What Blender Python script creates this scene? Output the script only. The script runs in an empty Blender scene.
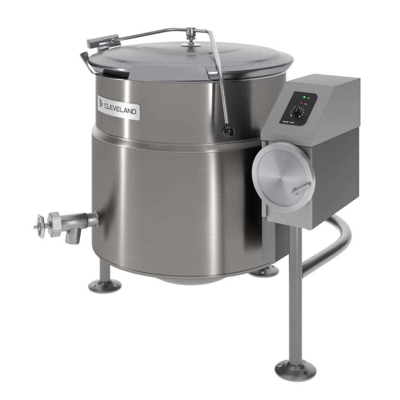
import bpy, bmesh, math
from mathutils import Vector, Matrix
R = math.radians
SC = bpy.context.scene
COL = SC.collection

# ------------------------------------------------------------------ materials
def new_mat(name):
    m = bpy.data.materials.new(name); m.use_nodes = True
    nt = m.node_tree
    return m, nt, nt.nodes['Principled BSDF']

def metal(name, col, rough, aniso=0.0, radial=False, grain=(4, 4, 300), tone=0.10, wavy=0.0, bump=0.02, blotch=0.06, rings=0):
    """brushed stainless steel: grain as fine colour / roughness streaks, faint bump, optional sheet waviness"""
    m, nt, b = new_mat(name); N = nt.nodes; L = nt.links
    b.inputs['Metallic'].default_value = 1.0
    tc = N.new('ShaderNodeTexCoord')
    mp = N.new('ShaderNodeMapping'); mp.inputs['Scale'].default_value = grain
    L.new(tc.outputs['Object'], mp.inputs['Vector'])
    nz = N.new('ShaderNodeTexNoise'); nz.inputs['Scale'].default_value = 1.0; nz.inputs['Detail'].default_value = 5
    nz.inputs['Roughness'].default_value = 0.65
    L.new(mp.outputs['Vector'], nz.inputs['Vector'])
    if rings:      # turned finish: the grain depends on the distance from the axis
        fl_ = N.new('ShaderNodeVectorMath'); fl_.operation = 'MULTIPLY'; fl_.inputs[1].default_value = (rings, rings, 0)
        ln = N.new('ShaderNodeVectorMath'); ln.operation = 'LENGTH'
        L.new(tc.outputs['Object'], fl_.inputs[0]); L.new(fl_.outputs['Vector'], ln.inputs[0])
        cx = N.new('ShaderNodeCombineXYZ'); L.new(ln.outputs['Value'], cx.inputs['X']); L.new(cx.outputs[0], nz.inputs['Vector'])
    bl = N.new('ShaderNodeTexNoise'); bl.inputs['Scale'].default_value = 5.0; bl.inputs['Detail'].default_value = 3
    L.new(tc.outputs['Object'], bl.inputs['Vector'])
    r1 = N.new('ShaderNodeMapRange'); r1.inputs['From Min'].default_value = .3; r1.inputs['From Max'].default_value = .7
    r1.inputs['To Min'].default_value = 1 - tone; r1.inputs['To Max'].default_value = 1 + tone
    L.new(nz.outputs['Fac'], r1.inputs['Value'])
    r2 = N.new('ShaderNodeMapRange'); r2.inputs['From Min'].default_value = .3; r2.inputs['From Max'].default_value = .7
    r2.inputs['To Min'].default_value = 1 - blotch; r2.inputs['To Max'].default_value = 1 + blotch
    L.new(bl.outputs['Fac'], r2.inputs['Value'])
    mu = N.new('ShaderNodeMath'); mu.operation = 'MULTIPLY'
    L.new(r1.outputs['Result'], mu.inputs[0]); L.new(r2.outputs['Result'], mu.inputs[1])
    cm = N.new('ShaderNodeVectorMath'); cm.operation = 'SCALE'
    cm.inputs[0].default_value = col
    L.new(mu.outputs[0], cm.inputs['Scale'])
    L.new(cm.outputs['Vector'], b.inputs['Base Color'])
    rr = N.new('ShaderNodeMath'); rr.operation = 'MULTIPLY'; rr.inputs[1].default_value = rough
    L.new(mu.outputs[0], rr.inputs[0]); L.new(rr.outputs[0], b.inputs['Roughness'])
    bp = N.new('ShaderNodeBump'); bp.inputs['Strength'].default_value = bump; bp.inputs['Distance'].default_value = .001
    L.new(nz.outputs['Fac'], bp.inputs['Height'])
    if wavy:
        wv = N.new('ShaderNodeTexNoise'); wv.inputs['Scale'].default_value = 6.0; wv.inputs['Detail'].default_value = 1
        L.new(tc.outputs['Object'], wv.inputs['Vector'])
        b2 = N.new('ShaderNodeBump'); b2.inputs['Strength'].default_value = wavy; b2.inputs['Distance'].default_value = .01
        L.new(wv.outputs['Fac'], b2.inputs['Height']); L.new(b2.outputs['Normal'], bp.inputs['Normal'])
    L.new(bp.outputs['Normal'], b.inputs['Normal'])
    if aniso:
        b.inputs['Anisotropic'].default_value = aniso
        t = N.new('ShaderNodeTangent')
        t.direction_type = 'RADIAL'; t.axis = 'Z'
        b.inputs['Anisotropic Rotation'].default_value = 0.25
        L.new(t.outputs['Tangent'], b.inputs['Tangent'])
    return m

def plain(name, col, rough=.5, metallic=0.0, emit=None, strength=0.0):
    m, nt, b = new_mat(name)
    nz = nt.nodes.new('ShaderNodeTexNoise'); nz.inputs['Scale'].default_value = 60
    tc = nt.nodes.new('ShaderNodeTexCoord'); nt.links.new(tc.outputs['Object'], nz.inputs['Vector'])
    mr = nt.nodes.new('ShaderNodeMapRange'); mr.inputs['To Min'].default_value = rough * .85; mr.inputs['To Max'].default_value = rough * 1.15
    nt.links.new(nz.outputs['Fac'], mr.inputs['Value']); nt.links.new(mr.outputs['Result'], b.inputs['Roughness'])
    b.inputs['Base Color'].default_value = (*col, 1); b.inputs['Metallic'].default_value = metallic
    if emit:
        b.inputs['Emission Color'].default_value = (*emit, 1); b.inputs['Emission Strength'].default_value = strength
    return m

M = {}
M['barrel'] = metal('brushed_barrel_steel', (.262, .252, .243), .31, .95, True, (5, 5, 260), .05, .015, .012, .09)
M['shoulder'] = metal('lightened_shoulder_steel', (.36, .347, .338), .36, .9, True, (5, 5, 260), .05, .012, .006)  # lighter base puts in light that the slope's dark reflection lacks
M['bowl'] = metal('polished_bowl_steel', (.258, .249, .245), .26, .90, True, (5, 5, 260), .03, .010, 0)
for k_ in ('barrel', 'bowl'): M[k_].node_tree.nodes['Principled BSDF'].inputs['Specular Tint'].default_value = (.45, .45, .45, 1)
M['lid'] = metal('lid_steel', (.262, .262, .27), .26, .5, True, (30, 30, 30), .012, .012, .0)
M['lid'].node_tree.nodes['Principled BSDF'].inputs['Specular Tint'].default_value = (.62, .62, .62, 1)
M['rim'] = metal('rolled_rim_steel', (.52, .52, .53), .22, 0, False, (20, 20, 200), .06)
M['sump'] = metal('sump_steel', (.20, .20, .20), .38, 0, False, (8, 8, 200), .08)
M['hood'] = metal('hood_sheet_steel', (.27, .27, .274), .55, 0, False, (4, 300, 300), .022)
M['hood'].node_tree.nodes['Principled BSDF'].inputs['Metallic'].default_value = .25
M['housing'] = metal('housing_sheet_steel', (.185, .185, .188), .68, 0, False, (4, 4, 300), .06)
M['column'] = metal('column_shaded_steel', (.065, .065, .067), .46, 0, False, (4, 4, 300), .08)  # column side: shade put into a darker base colour
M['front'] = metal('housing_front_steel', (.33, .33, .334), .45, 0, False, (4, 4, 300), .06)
M['column_lit_face'] = metal('column_lit_face_steel', (.21, .21, .212), .45, 0, False, (4, 4, 300), .06)  # same column's front: light put into a brighter base colour
M['wheel'] = metal('turned_wheel_steel', (.44, .44, .45), .36, 1.0, True, (60, 60, 60), .07, .006, .02, .08, 500)
M['wheel_edge'] = metal('wheel_edge_steel', (.50, .50, .51), .42, .9, True, (60, 60, 60), .04, 0, .01)
M['post'] = metal('post_steel', (.18, .18, .182), .25, 0, False, (90, 90, 90), .05, 0, .02, .10)
M['flange'] = metal('flange_steel', (.24, .24, .244), .33, 0, False, (60, 60, 60), .14, 0, .05, .14)
M['tube'] = metal('tube_steel', (.27, .27, .275), .27, 0, False, (90, 90, 90), .06, 0, .02, .12)
M['cast'] = metal('cast_steel', (.30, .30, .305), .32, 0, False, (60, 60, 60), .14, 0, .06, .14)
M['bright'] = metal('bright_rod_steel', (.48, .48, .48), .34, 0, False, (60, 60, 60), .05)
M['plate'] = metal('nameplate_aluminium', (.60, .595, .595), .42, 0, False, (100, 100, 100), .06)
M['black'] = plain('black_panel', (.010, .010, .011), .5)
M['black'].node_tree.nodes['Principled BSDF'].inputs['Specular IOR Level'].default_value = .2
M['ball'] = plain('black_phenolic', (.006, .006, .007), .12)
M['ink'] = plain('dark_ink', (.03, .028, .035), .5)
M['red_ink'] = plain('dark_red_ink', (.10, .035, .03), .5)
M['grey_ink'] = plain('grey_ink', (.24, .13, .11), .5)
M['white_ink'] = plain('white_ink', (.55, .55, .55), .5)
M['green'] = plain('green_led', (.05, .5, .05), .3, 0, (.25, 1, .12), .4)
M['red'] = plain('red_led', (.35, .01, .05), .3, 0, (.8, .02, .12), .22)
M['gap'] = plain('dark_gap', (.02, .02, .02), .6)

# ------------------------------------------------------------------ mesh helpers
def link(name, bm, mat, parent=None, sharp=35, smooth=True, loc=None, rot=None):
    bmesh.ops.recalc_face_normals(bm, faces=bm.faces)
    me = bpy.data.meshes.new(name); bm.to_mesh(me); bm.free()
    me.materials.append(mat)
    if smooth:
        for p in me.polygons: p.use_smooth = True
        me.set_sharp_from_angle(angle=R(sharp))
    o = bpy.data.objects.new(name, me); COL.objects.link(o)
    if parent: o.parent = parent
    if loc is not None: o.location = loc
    if rot is not None: o.rotation_euler = rot
    return o

def lathe(bm, prof, n=96, mtx=None):
    rings = []
    for r, z in prof:
        if r < 1e-6:
            rings.append([bm.verts.new((0, 0, z))])
        else:
            rings.append([bm.verts.new((r*math.cos(2*math.pi*k/n), r*math.sin(2*math.pi*k/n), z)) for k in range(n)])
    for a, b in zip(rings, rings[1:]):
        for k in range(n):
            j = (k+1) % n
            if len(a) == 1 and len(b) == 1: continue
            if len(a) == 1: bm.faces.new((a[0], b[k], b[j]))
            elif len(b) == 1: bm.faces.new((a[k], a[j], b[0]))
            else: bm.faces.new((a[k], a[j], b[j], b[k]))
    if mtx is not None:
        bmesh.ops.transform(bm, matrix=mtx, verts=[v for ring in rings for v in ring])
    return bm

def along(p, d):
    """matrix placing local +Z along d at p"""
    q = Vector((0, 0, 1)).rotation_difference(Vector(d).normalized())
    return Matrix.Translation(p) @ q.to_matrix().to_4x4()

def prism(bm, poly, a, b, axis='x', bevel=0.0):
    """extrude a 2-D polygon between a and b along an axis"""
    def P(u, v, t):
        return {'x': (t, u, v), 'y': (u, t, v), 'z': (u, v, t)}[axis]
    A = [bm.verts.new(P(u, v, a)) for u, v in poly]; B = [bm.verts.new(P(u, v, b)) for u, v in poly]
    fs = [bm.faces.new(A), bm.faces.new(B[::-1])]
    n = len(poly)
    for k in range(n): fs.append(bm.faces.new((A[k], A[(k+1) % n], B[(k+1) % n], B[k])))
    if bevel:
        es = {e for f in fs for e in f.edges}
        bmesh.ops.bevel(bm, geom=list(es), offset=bevel, segments=2, affect='EDGES', profile=.6)
    return bm

def box(bm, x0, x1, y0, y1, z0, z1, bevel=0.0):
    return prism(bm, [(x0, y0), (x1, y0), (x1, y1), (x0, y1)], z0, z1, 'z', bevel)

def fillet(pts, rad, seg=10):
    pts = [Vector(p) for p in pts]; out = [pts[0]]
    for i in range(1, len(pts)-1):
        a, p, c = pts[i-1], pts[i], pts[i+1]
        u = (a-p).normalized(); w = (c-p).normalized()
        r = rad[i-1] if isinstance(rad, (list, tuple)) else rad
        r = min(r, (a-p).length*.49, (c-p).length*.49)
        for k in range(seg+1):
            t = k/seg
            out.append((1-t)**2*(p+u*r) + 2*t*(1-t)*p + t*t*(p+w*r))
    out.append(pts[-1]); return out

def sweep(bm, pts, rad, n=24, caps=True):
    pts = [Vector(p) for p in pts]
    rads = rad if isinstance(rad, (list, tuple)) else [rad]*len(pts)
    T = []
    for i in range(len(pts)):
        a = pts[max(i-1, 0)]; b = pts[min(i+1, len(pts)-1)]
        T.append((b-a).normalized())
    up = Vector((0, 0, 1)) if abs(T[0].z) < .9 else Vector((1, 0, 0))
    nrm = (up - T[0]*up.dot(T[0])).normalized(); rings = []
    for i, p in enumerate(pts):
        if i:
            q = T[i-1].rotation_difference(T[i]); nrm = (q @ nrm); nrm = (nrm - T[i]*nrm.dot(T[i])).normalized()
        bi = T[i].cross(nrm)
        rings.append([bm.verts.new(p + (nrm*math.cos(2*math.pi*k/n) + bi*math.sin(2*math.pi*k/n))*rads[i]) for k in range(n)])
    for a, b in zip(rings, rings[1:]):
        for k in range(n): bm.faces.new((a[k], a[(k+1) % n], b[(k+1) % n], b[k]))
    if caps:
        bm.faces.new(rings[0][::-1]); bm.faces.new(rings[-1])
    return bm

def catmull(pts, seg=8):
    P = [Vector(p) for p in pts]; P = [2*P[0]-P[1]] + P + [2*P[-1]-P[-2]]; out = []
    for i in range(1, len(P)-2):
        for k in range(seg):
            t = k/seg
            out.append(.5*((2*P[i]) + (P[i+1]-P[i-1])*t + (2*P[i-1]-5*P[i]+4*P[i+1]-P[i+2])*t*t + (3*P[i]-P[i-1]-3*P[i+1]+P[i+2])*t**3))
    out.append(P[-2]); return out

NEW = bmesh.new

# ------------------------------------------------------------------ setting: white sweep, made translucent so added lamps wash out its shadows
def sweep_sheet():
    bm = NEW(); prof = []
    y = -8.3
    while y < 1.3: prof.append((y, 0)); y += .2
    rc = 1.1
    for k in range(17):
        a = k/16*R(90); prof.append((1.3 + rc*math.sin(a), rc*(1-math.cos(a))))
    for z in (1.6, 2.2, 2.8, 3.2): prof.append((1.3+rc, z))
    xs = [-5.0 + .25*k for k in range(36)]  # sheet extended out of view so the steel reflects more white
    g = [[bm.verts.new((x, yy, zz)) for x in xs] for yy, zz in prof]
    for a, b in zip(g, g[1:]):
        for k in range(len(xs)-1): bm.faces.new((a[k], a[k+1], b[k+1], b[k]))
    return bm
m, nt, b = new_mat('white_acrylic_sheet')
nt.nodes.remove(b)
df = nt.nodes.new('ShaderNodeBsdfDiffuse'); df.inputs['Color'].default_value = (.86, .86, .86, 1)
tl = nt.nodes.new('ShaderNodeBsdfTranslucent'); tl.inputs['Color'].default_value = (.92, .92, .92, 1)
mx = nt.nodes.new('ShaderNodeMixShader'); mx.inputs['Fac'].default_value = .55
nt.links.new(df.outputs[0], mx.inputs[1]); nt.links.new(tl.outputs[0], mx.inputs[2])
nt.links.new(mx.outputs[0], nt.nodes['Material Output'].inputs['Surface'])
M['acrylic'] = m
fl = link('floor', sweep_sheet(), M['acrylic'])
fl['kind'] = 'structure'; fl['label'] = 'seamless white sheet under and behind the steel kettle'

# ------------------------------------------------------------------ the kettle
root = bpy.data.objects.new('tilting_kettle', None); COL.objects.link(root)
root['label'] = 'floor standing stainless steel tilting kettle with domed lid, drain valve and side control box'
root['category'] = 'kettle'

# barrel
bm = NEW()
lathe(bm, [(0, .1475), (.20, .1475), (.3165, .1485), (.3225, .1500), (.3265, .1535), (.3285, .158), (.3285, .1615), (.3274, .1625), (.3290, .1640),
           (.3290, .35), (.3290, .5272), (.310, .5274)], 192)
link('jacket', bm, M['barrel'], root, 40)
bm = NEW()
lathe(bm, [(.312, .5265), (.3288, .5277), (.3293, .5300), (.3284, .5328), (.3258, .5368), (.3200, .5452), (.3186, .5470), (.3187, .5492), (.3182, .5512), (.3168, .5528), (.31, .5532)], 192)
link('jacket_shoulder', bm, M['shoulder'], root, 40)
bm = NEW()
lathe(bm, [(.312, .545), (.3162, .5450), (.3164, .60), (.3164, .728), (.3172, .733), (.305, .733)], 192)
link('upper_barrel', bm, M['bowl'], root, 40)
bm = NEW()
lathe(bm, [(.300, .40), (.300, .735), (.3145, .7315), (.319, .7315), (.3235, .7335), (.3258, .7368), (.3240, .7400), (.318, .7415), (.306, .7415), (.300, .735)], 192)
link('rim', bm, M['rim'], root, 50)
bm = NEW()
lathe(bm, [(.215, .149), (.205, .125), (.185, .098), (.160, .076), (.130, .058), (.095, .045), (.05, .038), (0, .036)], 96)
link('sump', bm, M['sump'], root)

# lid
bm = NEW()
lathe(bm, [(.318, .7440), (.3265, .7424), (.3290, .7428), (.3312, .7448), (.3370, .7540), (.3398, .7590), (.3412, .7625), (.3414, .7655), (.3402, .7684), (.3378, .7700), (.334, .7708), (.326, .7722), (.315, .7748), (.303, .7778),
           (.2985, .7796), (.2945, .7830), (.2905, .7856), (.285, .7868), (.265, .7898), (.24, .7930), (.21, .7962), (.18, .7982), (.1700, .7988), (.1668, .7996), (.1640, .8012), (.158, .8022), (.12, .8045), (.07, .8062), (.03, .8068), (0, .807)], 160)
lid = link('lid', bm, M['lid'], root, 30)
bm = NEW()
lathe(bm, [(0, .8065), (.034, .8065), (.0345, .8085), (.031, .8105), (.012, .8125), (.0105, .817), (0, .817)], 48)
link('knob_base', bm, M['bright'], lid)
bm = NEW()
lathe(bm, [(0, .816), (.0058, .816), (.0058, .846), (0, .846)], 24)
link('stem', bm, M['cast'], lid)

# pouring lip (front left)
SA = R(43.4)
ax = Vector((-math.sin(SA), -math.cos(SA), 0)); la = Vector((math.cos(SA), -math.sin(SA), 0))
def SP(m_, w, z): return ax*m_ + la*w + Vector((0, 0, z))
bm = NEW()
def wing(side):
    n = 24; rows = []
    for k in range(n+1):
        t = k/n
        ab = R(12.5 + (54.0-12.5)*t); at_ = R(18.0 + (53.0-18.0)*t)
        rb = .3605 + (.3445-.3605)*t - .012*math.sin(math.pi*t); rt = .3875 + (.3475-.3875)*t - .004*math.sin(math.pi*t)
        zb = .742 + (.7455-.742)*t; zt = .795 + (.7835-.795)*t
        if t > .90:
            q = (t-.90)/.10; zt -= .034*(1-math.sqrt(max(0, 1-q*q)))
        zt = max(zt, zb+.003)
        row = []
        for s in (0, .25, .5, .75, 1):
            a = ab + (at_-ab)*s; r = rb + (rt-rb)*s; z = zb + (zt-zb)*s
            row.append(bm.verts.new(SP(r*math.cos(a), side*r*math.sin(a), z)))
        rows.append(row)
    for a, b_ in zip(rows, rows[1:]):
        for k in range(4): bm.faces.new((a[k], a[k+1], b_[k+1], b_[k]))
    return rows
wa = wing(1); wb = wing(-1)
# trough floor between the wings
prev = None
for k in range(13):
    w = -1 + 2*k/12
    f = SP(.352 + .006*(1-w*w), .078*w, .742 - .003*(1-w*w)); bk = SP(math.sqrt(.3245**2-(.078*w)**2), .078*w, .7405)
    if k == 0: f_ = wb[0][0]
    elif k == 12: f_ = wa[0][0]
    else: f_ = bm.verts.new(f)
    b_ = bm.verts.new(bk)
    if prev: bm.faces.new((prev[0], f_, b_, prev[1]))
    prev = (f_, b_)
bmesh.ops.recalc_face_normals(bm, faces=bm.faces)
bmesh.ops.solidify(bm, geom=bm.faces[:], thickness=.0022)
link('pouring_lip', bm, M['lid'], root, 40)

# nameplate bent to the barrel ------------------------------------------------
RB = .3164
def cyl(az, z, r): return Vector((-r*math.sin(az), -r*math.cos(az), z))      # az: angle left of front
PL0, PL1 = R(69.5), R(28.5); PZ0, PZ1 = .6135, .6615
bm = NEW(); n = 40; ring = []
for k in range(n+1):
    a = PL0 + (PL1-PL0)*k/n
    e = .003 if k in (0, n) else 0.0
    ring.append([bm.verts.new(cyl(a, z, r)) for z, r in ((PZ0+e, RB), (PZ0+e, RB+.0016), (PZ1-e, RB+.0016), (PZ1-e, RB))])
for a, b_ in zip(ring, ring[1:]):
    for k in range(4): bm.faces.new((a[k], a[(k+1) % 4], b_[(k+1) % 4], b_[k]))
bm.faces.new(ring[0]); bm.faces.new(ring[-1][::-1])
plate = link('nameplate', bm, M['plate'], root, 30)
GL = {'C': [[(1, 1), (.12, 1), (0, .86), (0, .14), (.12, 0), (1, 0)]], 'L': [[(0, 1), (0, 0), (.95, 0)]],
      'E': [[(1, 1), (0, 1), (0, 0), (1, 0)], [(0, .5), (.85, .5)]], 'V': [[(0, 1), (.5, 0), (1, 1)]],
      'A': [[(0, 0), (.42, 1), (.62, 1), (1, 0)], [(.22, .3), (.82, .3)]],
      'N': [[(0, 0), (0, 1), (1, 0), (1, 1)]], 'D': [[(0, 0), (0, 1), (.8, 1), (1, .8), (1, .2), (.8, 0), (0, 0)]]}
def stroke_quads(text, w, h, gap, th):
    quads = []; x = 0
    for ch in text:
        for pl in GL[ch]:
            for (x0, y0), (x1, y1) in zip(pl, pl[1:]):
                p = Vector((x + x0*w, y0*h)); q = Vector((x + x1*w, y1*h))
                d = (q-p).normalized(); nn = Vector((-d.y, d.x))*th/2; p = p - d*th*.5; q = q + d*th*.5
                sub = max(1, int((q-p).length/.003))
                for k in range(sub):
                    a = p.lerp(q, k/sub); b_ = p.lerp(q, (k+1)/sub)
                    quads.append((a+nn, a-nn, b_-nn, b_+nn))
        x += w + gap
    return quads, x - gap
def lay_quads(quads, f, th):
    """each stroke piece is laid a hair higher than the last so no two lie in one plane"""
    bm = NEW()
    for i, q in enumerate(quads):
        e = th + (i % 7)*2e-5
        top = [bm.verts.new(f(p, e)) for p in q]; bot = [bm.verts.new(f(p, -.0002)) for p in q]
        bm.faces.new(top)
        for k in range(4): bm.faces.new((top[k], bot[k], bot[(k+1) % 4], top[(k+1) % 4]))
    return bm
TW = R(57.5-31.0)*RB
q, wtot = stroke_quads('CLEVELAND', TW/9*.74, .0125, TW/9*.285, .0023)
link('lettering', lay_quads(q, lambda p, e: cyl(R(57.5) - p.x/RB, .6320 + p.y, RB+.0016+e), .0004), M['ink'], plate, smooth=False)
def patch(poly, mat, name, h):
    bm = NEW(); top = [bm.verts.new(cyl(R(65.2) - u/RB, .6375 + v, RB+.0016+h)) for u, v in poly]
    bot = [bm.verts.new(cyl(R(65.2) - u/RB, .6375 + v, RB+.0014)) for u, v in poly]
    bm.faces.new(top)
    for k in range(len(poly)): bm.faces.new((top[k], bot[k], bot[(k+1) % len(poly)], top[(k+1) % len(poly)]))
    return link(name, bm, mat, plate, smooth=False)
patch([(.000, .0105), (.012, .006), (.012, .0115), (.006, .015), (0, .0165)][:5], M['ink'], 'emblem', .0005)
patch([(.000, -.0075), (.014, -.006), (.024, .0015), (.0245, .005), (.0135, .0055), (.0005, .0095)], M['grey_ink'], 'emblem', .0004)
patch([(.000, -.0095), (.012, -.0085), (.0225, -.0008), (.0145, -.0066), (.000, -.0081)], M['red_ink'], 'emblem', .0006)

# lid arm ---------------------------------------------------------------------
bm = NEW()
P = [(-.275, .226, .798), (-.066, .030, .858), (.0, .0, .858), (.064, -.045, .8575), (.0905, -.345, .770), (.1085, -.396, .622)]
path = fillet(P, [.03, .002, .022, .05], 10)
rad = []
for p in path: rad.append(.0063 if p.y > -.05 else (.0086 if p.y > -.25 else (.0062 if p.y > -.36 else .0052)))
for k in range(3):
    rad = [rad[0]] + [(rad[i-1]+rad[i]+rad[i+1])/3 for i in range(1, len(rad)-1)] + [rad[-1]]
sweep(bm, path, rad, 20)
arm = link('lid_arm', bm, M['bright'], root, 50)
bm = NEW()
bmesh.ops.create_uvsphere(bm, u_segments=40, v_segments=24, radius=.0195)
lathe(bm, [(0, .016), (.0085, .016), (.0085, .0235), (0, .0235)], 24, along((0, 0, 0), (-.018, .051, .148)))
link('ball_grip', bm, M['ball'], arm, 60, loc=(.1105, -.4015, .606))
bm = NEW()
lathe(bm, [(0, .8345), (.0115, .8345), (.0160, .8380), (.0168, .842), (.0168, .8640), (.0150, .8672), (.0095, .8690), (0, .8695)], 40)
for s in (-1, 1):   # wing screw ears under the clamp
    lathe(bm, [(0, 0), (.0042, 0), (.0048, .004), (.0042, .008), (0, .008)], 20, along((s*.0095, -.004, .827), (s*.25, 0, 1)))
lathe(bm, [(0, .824), (.0075, .824), (.0075, .838), (0, .838)], 24)
link('clamp', bm, M['bright'], arm, 40)
# hinge bracket at the back left of the rim
HB = Vector((-.3150, .2230, .7885)); HR = R(24)
bm = NEW()
prism(bm, [(-.010, -.010), (.024, -.010), (.024, .014), (.016, .0225), (-.004, .0225), (-.0115, .014)], -.056, .056, 'x', .0015)
hb = link('hinge_bracket', bm, M['cast'], arm, 30, loc=HB, rot=(0, R(-8), HR))
bm = NEW()
box(bm, -.022, .058, -.0145, -.0095, -.0135, .0035, .0008)
box(bm, -.022, .058, -.024, -.0095, -.0165, -.0130, .0008)
lathe(bm, [(0, 0), (.0085, 0), (.0085, .012), (.006, .014), (0, .014)], 24, along((.03, -.008, .004), (0, -1, 0)))
link('hinge_plate', bm, M['rim'], arm, 30, loc=HB, rot=(0, R(-8), HR))
bm = NEW()
box(bm, -.020, .016, -.012, .020, -.046, -.008, .002)
link('hinge_foot', bm, M['cast'], arm, 30, loc=HB, rot=(0, 0, HR))

# drain valve -----------------------------------------------------------------
VA = R(24); vd = Vector((-math.cos(VA), -math.sin(VA), 0))
v0 = vd*.323 + Vector((0, 0, .2705))
mv = along(v0, vd)
bm = NEW()
lathe(bm, [(0, 0), (.027, 0), (.027, .004), (.0225, .007), (.0215, .010), (.0215, .038), (.0238, .040), (.0248, .043), (.0248, .122), (.0235, .1255), (0, .1255)], 48, mv)
valve = link('drain_valve', bm, M['cast'], root, 35)
bm = NEW()
bmesh.ops.create_cone(bm, cap_ends=True, segments=6, radius1=.0385, radius2=.0385, depth=.030, matrix=Matrix.Rotation(R(12), 4, 'Z'))
bmesh.ops.bevel(bm, geom=bm.edges[:], offset=.0022, segments=2, affect='EDGES')
bmesh.ops.transform(bm, matrix=mv @ Matrix.Translation((0, 0, .141)), verts=bm.verts)
link('hex_nut', bm, M['cast'], valve, 25)
bm = NEW()
lathe(bm, [(0, .150), (.0155, .150), (.0155, .156), (.0095, .159), (.0085, .162), (.0085, .176), (.0105, .177), (.0105, .190), (.0055, .192), (.0050, .206), (0, .207)], 28, mv)
link('valve_stem', bm, M['cast'], valve, 35)
bm = NEW()
N6 = 72; rows = []
for k in range(N6):
    a = 2*math.pi*k/N6; rr = .0315 + .0024*math.cos(6*a)
    rows.append([bm.verts.new(((rr+.0046*math.cos(t))*math.cos(a), (rr+.0046*math.cos(t))*math.sin(a), .0055*math.sin(t))) for t in [2*math.pi*j/12 for j in range(12)]])
for k in range(N6):
    a, b_ = rows[k], rows[(k+1) % N6]
    for j in range(12): bm.faces.new((a[j], a[(j+1) % 12], b_[(j+1) % 12], b_[j]))
for k in range(3):
    a = 2*math.pi*k/3 + .5
    sweep(bm, [(.008*math.cos(a), .008*math.sin(a), 0), (.031*math.cos(a), .031*math.sin(a), 0)], .0042, 12)
lathe(bm, [(.0104, -.007), (.0125, -.006), (.0125, .006), (.0104, .007)], 24)
bmesh.ops.transform(bm, matrix=mv @ Matrix.Translation((0, 0, .184)), verts=bm.verts)
link('handwheel', bm, M['bright'], valve, 40)
bm = NEW()
o0 = v0 + vd*.076 + Vector((0, 0, -.010)); od = Vector((vd.x*.16, vd.y*.16, -1))
lathe(bm, [(0, 0), (.0225, 0), (.0232, .020), (.0228, .0520), (.0222, .0545), (.0185, .0545), (.0180, .032), (0, .032)], 40, along(o0, od))
link('outlet', bm, M['cast'], valve, 40)

# legs ------------------------------------------------------------------------
FL = [(0, .0005), (.0545, .0005), (.0560, .0030), (.0560, .0065), (.0535, .0090), (.0440, .0125), (.0300, .0170), (.0245, .0195), (.0225, .0230), (.0190, .0245), (.017, .0245)]
def flange(parent, bolts):
    link('foot_flange', lathe(NEW(), FL, 72), M['flange'], parent, 40)
    for a in bolts:
        c = Vector((.040*math.cos(R(a)), .040*math.sin(R(a)), .0130))
        bm = NEW()
        lathe(bm, [(0, -.004), (.0062, -.004), (.0062, .0015), (.0052, .0040), (.0025, .0050), (0, .0050)], 24, along(c, (.22*math.cos(R(a)), .22*math.sin(R(a)), 1)))
        link('bolt', bm, M['bright'], parent, 45)
def leg(x, y, top, bolts, name='leg'):
    o = link(name, lathe(NEW(), [(0, .015), (.0178, .015), (.0178, .12), (.0178, top), (0, top)], 40), M['post'], root, 40, loc=(x, y, 0))
    flange(o, bolts); return o
leg(-.2867, 0, .152, [-150, -30, 90])
leg(.2497, .136, .151, [-95, 25, 145])
post = leg(.2860, -.574, .445, [-190, 50], 'support_post')
bm = NEW()
c = Vector((.286+.040*math.cos(R(-55)), -.574+.040*math.sin(R(-55)), .0132))
lathe(bm, [(0, .0022), (.0052, .0022), (.0056, .0012), (.0056, -.004), (0, -.004)], 24, along(c-Vector((.286, -.574, 0)), (.22*math.cos(R(-55)), .22*math.sin(R(-55)), 1)))
link('bolt_hole', bm, M['gap'], post, 45)
bm = NEW()
pts = catmull([(.292, -.560, .257), (.358, -.466, .257), (.415, -.385, .257), (.458, -.310, .257), (.4775, -.235, .257), (.4745, -.150, .257), (.4450, -.065, .257), (.385, .005, .257), (.310, .070, .257)], 10)
sweep(bm, pts, .0178, 32)
link('support_tube', bm, M['tube'], root, 40)

# control console ------------------------------------------------------------
C0 = Vector((.3245, -.630, 0)); CR = R(-34)
KX = dict(loc=C0, rot=(0, 0, CR))
XL = -.1459
# housing: side, back and bottom sheet with a recessed front
bm = NEW()
prism(bm, [(.0, .400), (.300, .414), (.300, .625), (.0, .625)], XL, 0, 'x', .0012)
housing = link('console_housing', bm, M['housing'], root, 30, **KX)
for x0, x1, z0 in ((XL, XL+.013, .412), (-.0105, 0, .4005)):   # folded edge flanges, proud of the recessed panel
    bm = NEW(); box(bm, x0, x1, -.0125, -.0005, z0, .6165, .0010)
    link('folded_flange', bm, M['front'], housing, 30)
bm = NEW()
box(bm, XL+.0135, -.011, -.0068, -.0005, .4005, .6165, .0008)
box(bm, -.0170, -.0135, -.0078, -.0066, .575, .598)
link('front_panel', bm, M['front'], housing, 30)
# hood
bm = NEW()
prism(bm, [(-.0145, .6185), (-.0145, .6400), (.1300, .7580), (.3035, .7580), (.3035, .6185), (.300, .6185)], XL-.0030, .0030, 'x', .0022)
hood = link('console_hood', bm, M['hood'], root, 30, **KX)
SL = math.atan2(.118, .1445); SLEN = math.hypot(.118, .1445)
FK = dict(loc=(0, -.0145, .640), rot=(SL, 0, 0))
def U(u): return XL + .1459*u
px0, px1, py0, py1 = U(.265), U(.785), .20*SLEN, .815*SLEN
poly = [(px0, py0)]
rc = .016
for k in range(9):
    a = -math.pi/2 + k/8*math.pi/2; poly.append((px1-rc+rc*math.cos(a), py0+rc+rc*math.sin(a)))
for k in range(9):
    a = k/8*math.pi/2; poly.append((px1-rc+rc*math.cos(a), py1-rc+rc*math.sin(a)))
poly.append((px0, py1))
bm = NEW(); prism(bm, poly, .0002, .0016, 'z')
link('control_panel', bm, M['black'], hood, 30, **FK)
kx = U(.525)
def led(y, r, mat):
    bm = NEW(); lathe(bm, [(0, .0010), (r*1.0, .0010), (r, .0028), (r*.6, .0040), (0, .0044)], 24, Matrix.Translation((kx, y, 0)))
    link('indicator_light', bm, mat, hood, 50, **FK)
led(.720*SLEN, .0030, M['green'])
led(.605*SLEN, .0026, M['red'])
bm = NEW()
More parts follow.
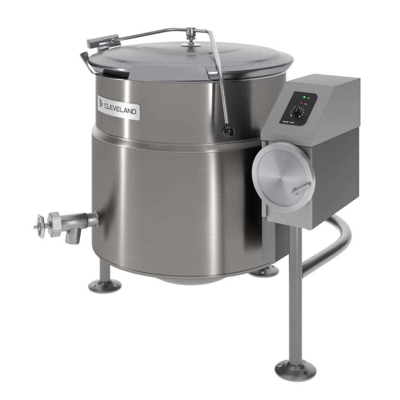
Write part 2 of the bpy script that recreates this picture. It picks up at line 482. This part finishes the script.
for y in (.715*SLEN, .598*SLEN):
    box(bm, kx+.0098, kx+.0106, y-.0017, y+.0017, .0010, .0019); box(bm, kx+.0112, kx+.0132, y-.0017, y-.0008, .0010, .0019); box(bm, kx+.0112, kx+.0132, y+.0006, y+.0015, .0010, .0019); box(bm, kx+.0142, kx+.0150, y-.0017, y+.0010, .0010, .0019); box(bm, kx+.0156, kx+.0164, y-.0017, y+.0010, .0010, .0019)
ky = .425*SLEN
for k in range(11):
    a = R(225 - k*27); w = .0030 if k in (0, 10) else .0013
    c = Vector((kx+.0180*math.cos(a), ky+.0180*math.sin(a)))
    d = Vector((math.cos(a), math.sin(a)))*.0022; e = Vector((-math.sin(a), math.cos(a)))*w*.6
    prism(bm, [tuple(c-d-e), tuple(c+d-e), tuple(c+d+e), tuple(c-d+e)], .0010, .0019, 'z')
x = px0+.010
for w in (.0042, .0030, .0034, .0030, .0036, 0, .0046, .0036, .0030):
    if w: box(bm, x, x+w*.72, py0+.0045, py0+.0076, .0010, .0019)
    x += w if w else .0050
link('panel_markings', bm, M['white_ink'], hood, smooth=False, **FK)
bm = NEW()
lathe(bm, [(0, .0010), (.0125, .0010), (.0125, .0035), (.0098, .0050), (.0090, .0170), (.0080, .0185), (0, .0185)], 40, Matrix.Translation((kx, ky, 0)))
box(bm, kx-.0020, kx+.0020, ky-.0085, ky+.0085, .0180, .0215, .0006)
link('control_knob', bm, M['ball'], hood, 40, **FK)

# tilt wheel on the console front
wl = C0 + Matrix.Rotation(CR, 3, 'Z') @ Vector((-.0715, -.040, .534))
WM = dict(loc=wl, rot=(R(90), 0, CR))       # local +Z looks out of the front
bm = NEW()
lathe(bm, [(0, -.024), (.080, -.024), (.0885, -.0225), (.0900, -.020), (.0900, -.0015), (.0888, 0), (.0752, 0), (.0745, -.0022), (.0740, -.0024)], 128)
wheel = link('tilt_wheel', bm, M['wheel_edge'], root, 30, **WM)
bm = NEW()
lathe(bm, [(.0742, -.0026), (.070, -.0024), (.036, -.0016), (.006, -.0010), (.004, -.0014), (0, -.0012)], 128)
link('wheel_face', bm, M['wheel'], wheel, 30)
bm = NEW()
lathe(bm, [(0, 0), (.016, 0), (.016, .020), (0, .020)], 32, Matrix.Translation((0, 0, -.042)))
link('wheel_shaft', bm, M['cast'], wheel, 40)
bm = NEW()
lathe(bm, [(0, -.004), (.0085, -.004), (.0085, .0015), (.0065, .004), (0, .004)], 28, Matrix.Translation((.041, -.031, 0)))
sweep(bm, [(.037, -.0335, .0075), (.0400, -.0316, .0080), (.0840, -.0040, .0100), (.0880, -.0015, .0102), (.0892, -.0008, .0103)], [.0034, .0046, .0056, .0054, .0030], 20)
link('crank_handle', bm, M['wheel'], wheel, 45)

# trunnion behind the console and the hanging column below it
KB = Matrix.Rotation(CR, 3, 'Z')
def K(bx, ay, z): return KB @ Vector((bx, ay, 0)) + Vector((0, 0, z))
bm = NEW()
s0 = K(.318, -.040, .46)
lathe(bm, [(0, 0), (.040, 0), (.038, .012), (.034, .020), (.034, .165), (0, .165)], 48, along(s0, KB @ Vector((1, 0, 0))))
link('trunnion', bm, M['cast'], root, 35)
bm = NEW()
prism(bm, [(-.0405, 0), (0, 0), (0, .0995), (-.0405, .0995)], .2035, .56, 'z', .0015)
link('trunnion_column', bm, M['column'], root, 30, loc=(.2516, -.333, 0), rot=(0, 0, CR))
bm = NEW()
box(bm, -.0420, .0010, -.0040, -.0002, .2025, .56, .0010)  # thin sheet added to carry the column's painted lighter front
link('column_lit_face', bm, M['column_lit_face'], root, 30, loc=(.2516, -.333, 0), rot=(0, 0, CR))

# ------------------------------------------------------------------ light
def area(name, loc, target, sx, sy, power, col=(1, 1, 1), spread=180):
    l = bpy.data.lights.new(name, 'AREA'); l.shape = 'RECTANGLE'; l.size = sx; l.size_y = sy; l.energy = power; l.color = col; l.spread = R(spread)
    o = bpy.data.objects.new(name, l); COL.objects.link(o); o.location = loc
    d = Vector(target) - Vector(loc); o.rotation_euler = d.to_track_quat('-Z', 'Y').to_euler()
    return o
area('added_under_lamp', (-.7, -2.9, -1.2), (-.7, -2.9, 0), 9.6, 11.4, 640)  # added under the floor sheet to erase contact shadows
area('added_back_lamp', (0, 3.6, 1.6), (0, 1, 1.5), 5.6, 4.4, 235)  # added behind the sheet to whiten the background
area('left_strip_lamp', (-1.50, -.47, .70), (-.2, -.22, .55), .10, 1.35, 1.7, spread=120)
area('right_strip_lamp', (.72, -1.72, .80), (.06, -.2, .5), .11, 1.55, 4.2, spread=120)
area('added_left_fill', (-2.3, -.75, 1.25), (-.2, -.2, .6), 1.1, 1.5, 4)  # added fill, brightens the left of the barrel
area('added_front_fill', (0, -3.2, 2.45), (0, -.3, .5), 2.6, .9, 6)  # added fill above the camera, lightens the jacket shoulder
area('added_top_fill', (0, .2, 2.7), (0, .2, 0), 3.0, 3.0, 36)  # added overhead fill, brightens the lid

w = bpy.data.worlds.new('World'); SC.world = w; w.use_nodes = True
w.node_tree.nodes['Background'].inputs['Color'].default_value = (.98, .98, 1, 1)
w.node_tree.nodes['Background'].inputs['Strength'].default_value = .16

# ------------------------------------------------------------------ camera (level, lens shifted down: verticals stay parallel)
cd = bpy.data.cameras.new('camera'); cam = bpy.data.objects.new('camera', cd); COL.objects.link(cam)
cam.location = (.03, -2.9333, 1.158); cam.rotation_euler = (R(90), 0, 0)
cd.sensor_width = 36; cd.sensor_fit = 'HORIZONTAL'; cd.lens = 36*880/400; cd.shift_y = -.65; cd.clip_end = 200; cd.clip_start = .05
SC.camera = cam
SC.view_settings.view_transform = 'Standard'; SC.view_settings.look = 'None'
SC.view_settings.exposure = 0; SC.view_settings.gamma = 1
SC.cycles.use_denoising = True
SC.cycles.max_bounces = 10; SC.cycles.glossy_bounces = 6; SC.cycles.diffuse_bounces = 4
SC.cycles.sample_clamp_indirect = 6
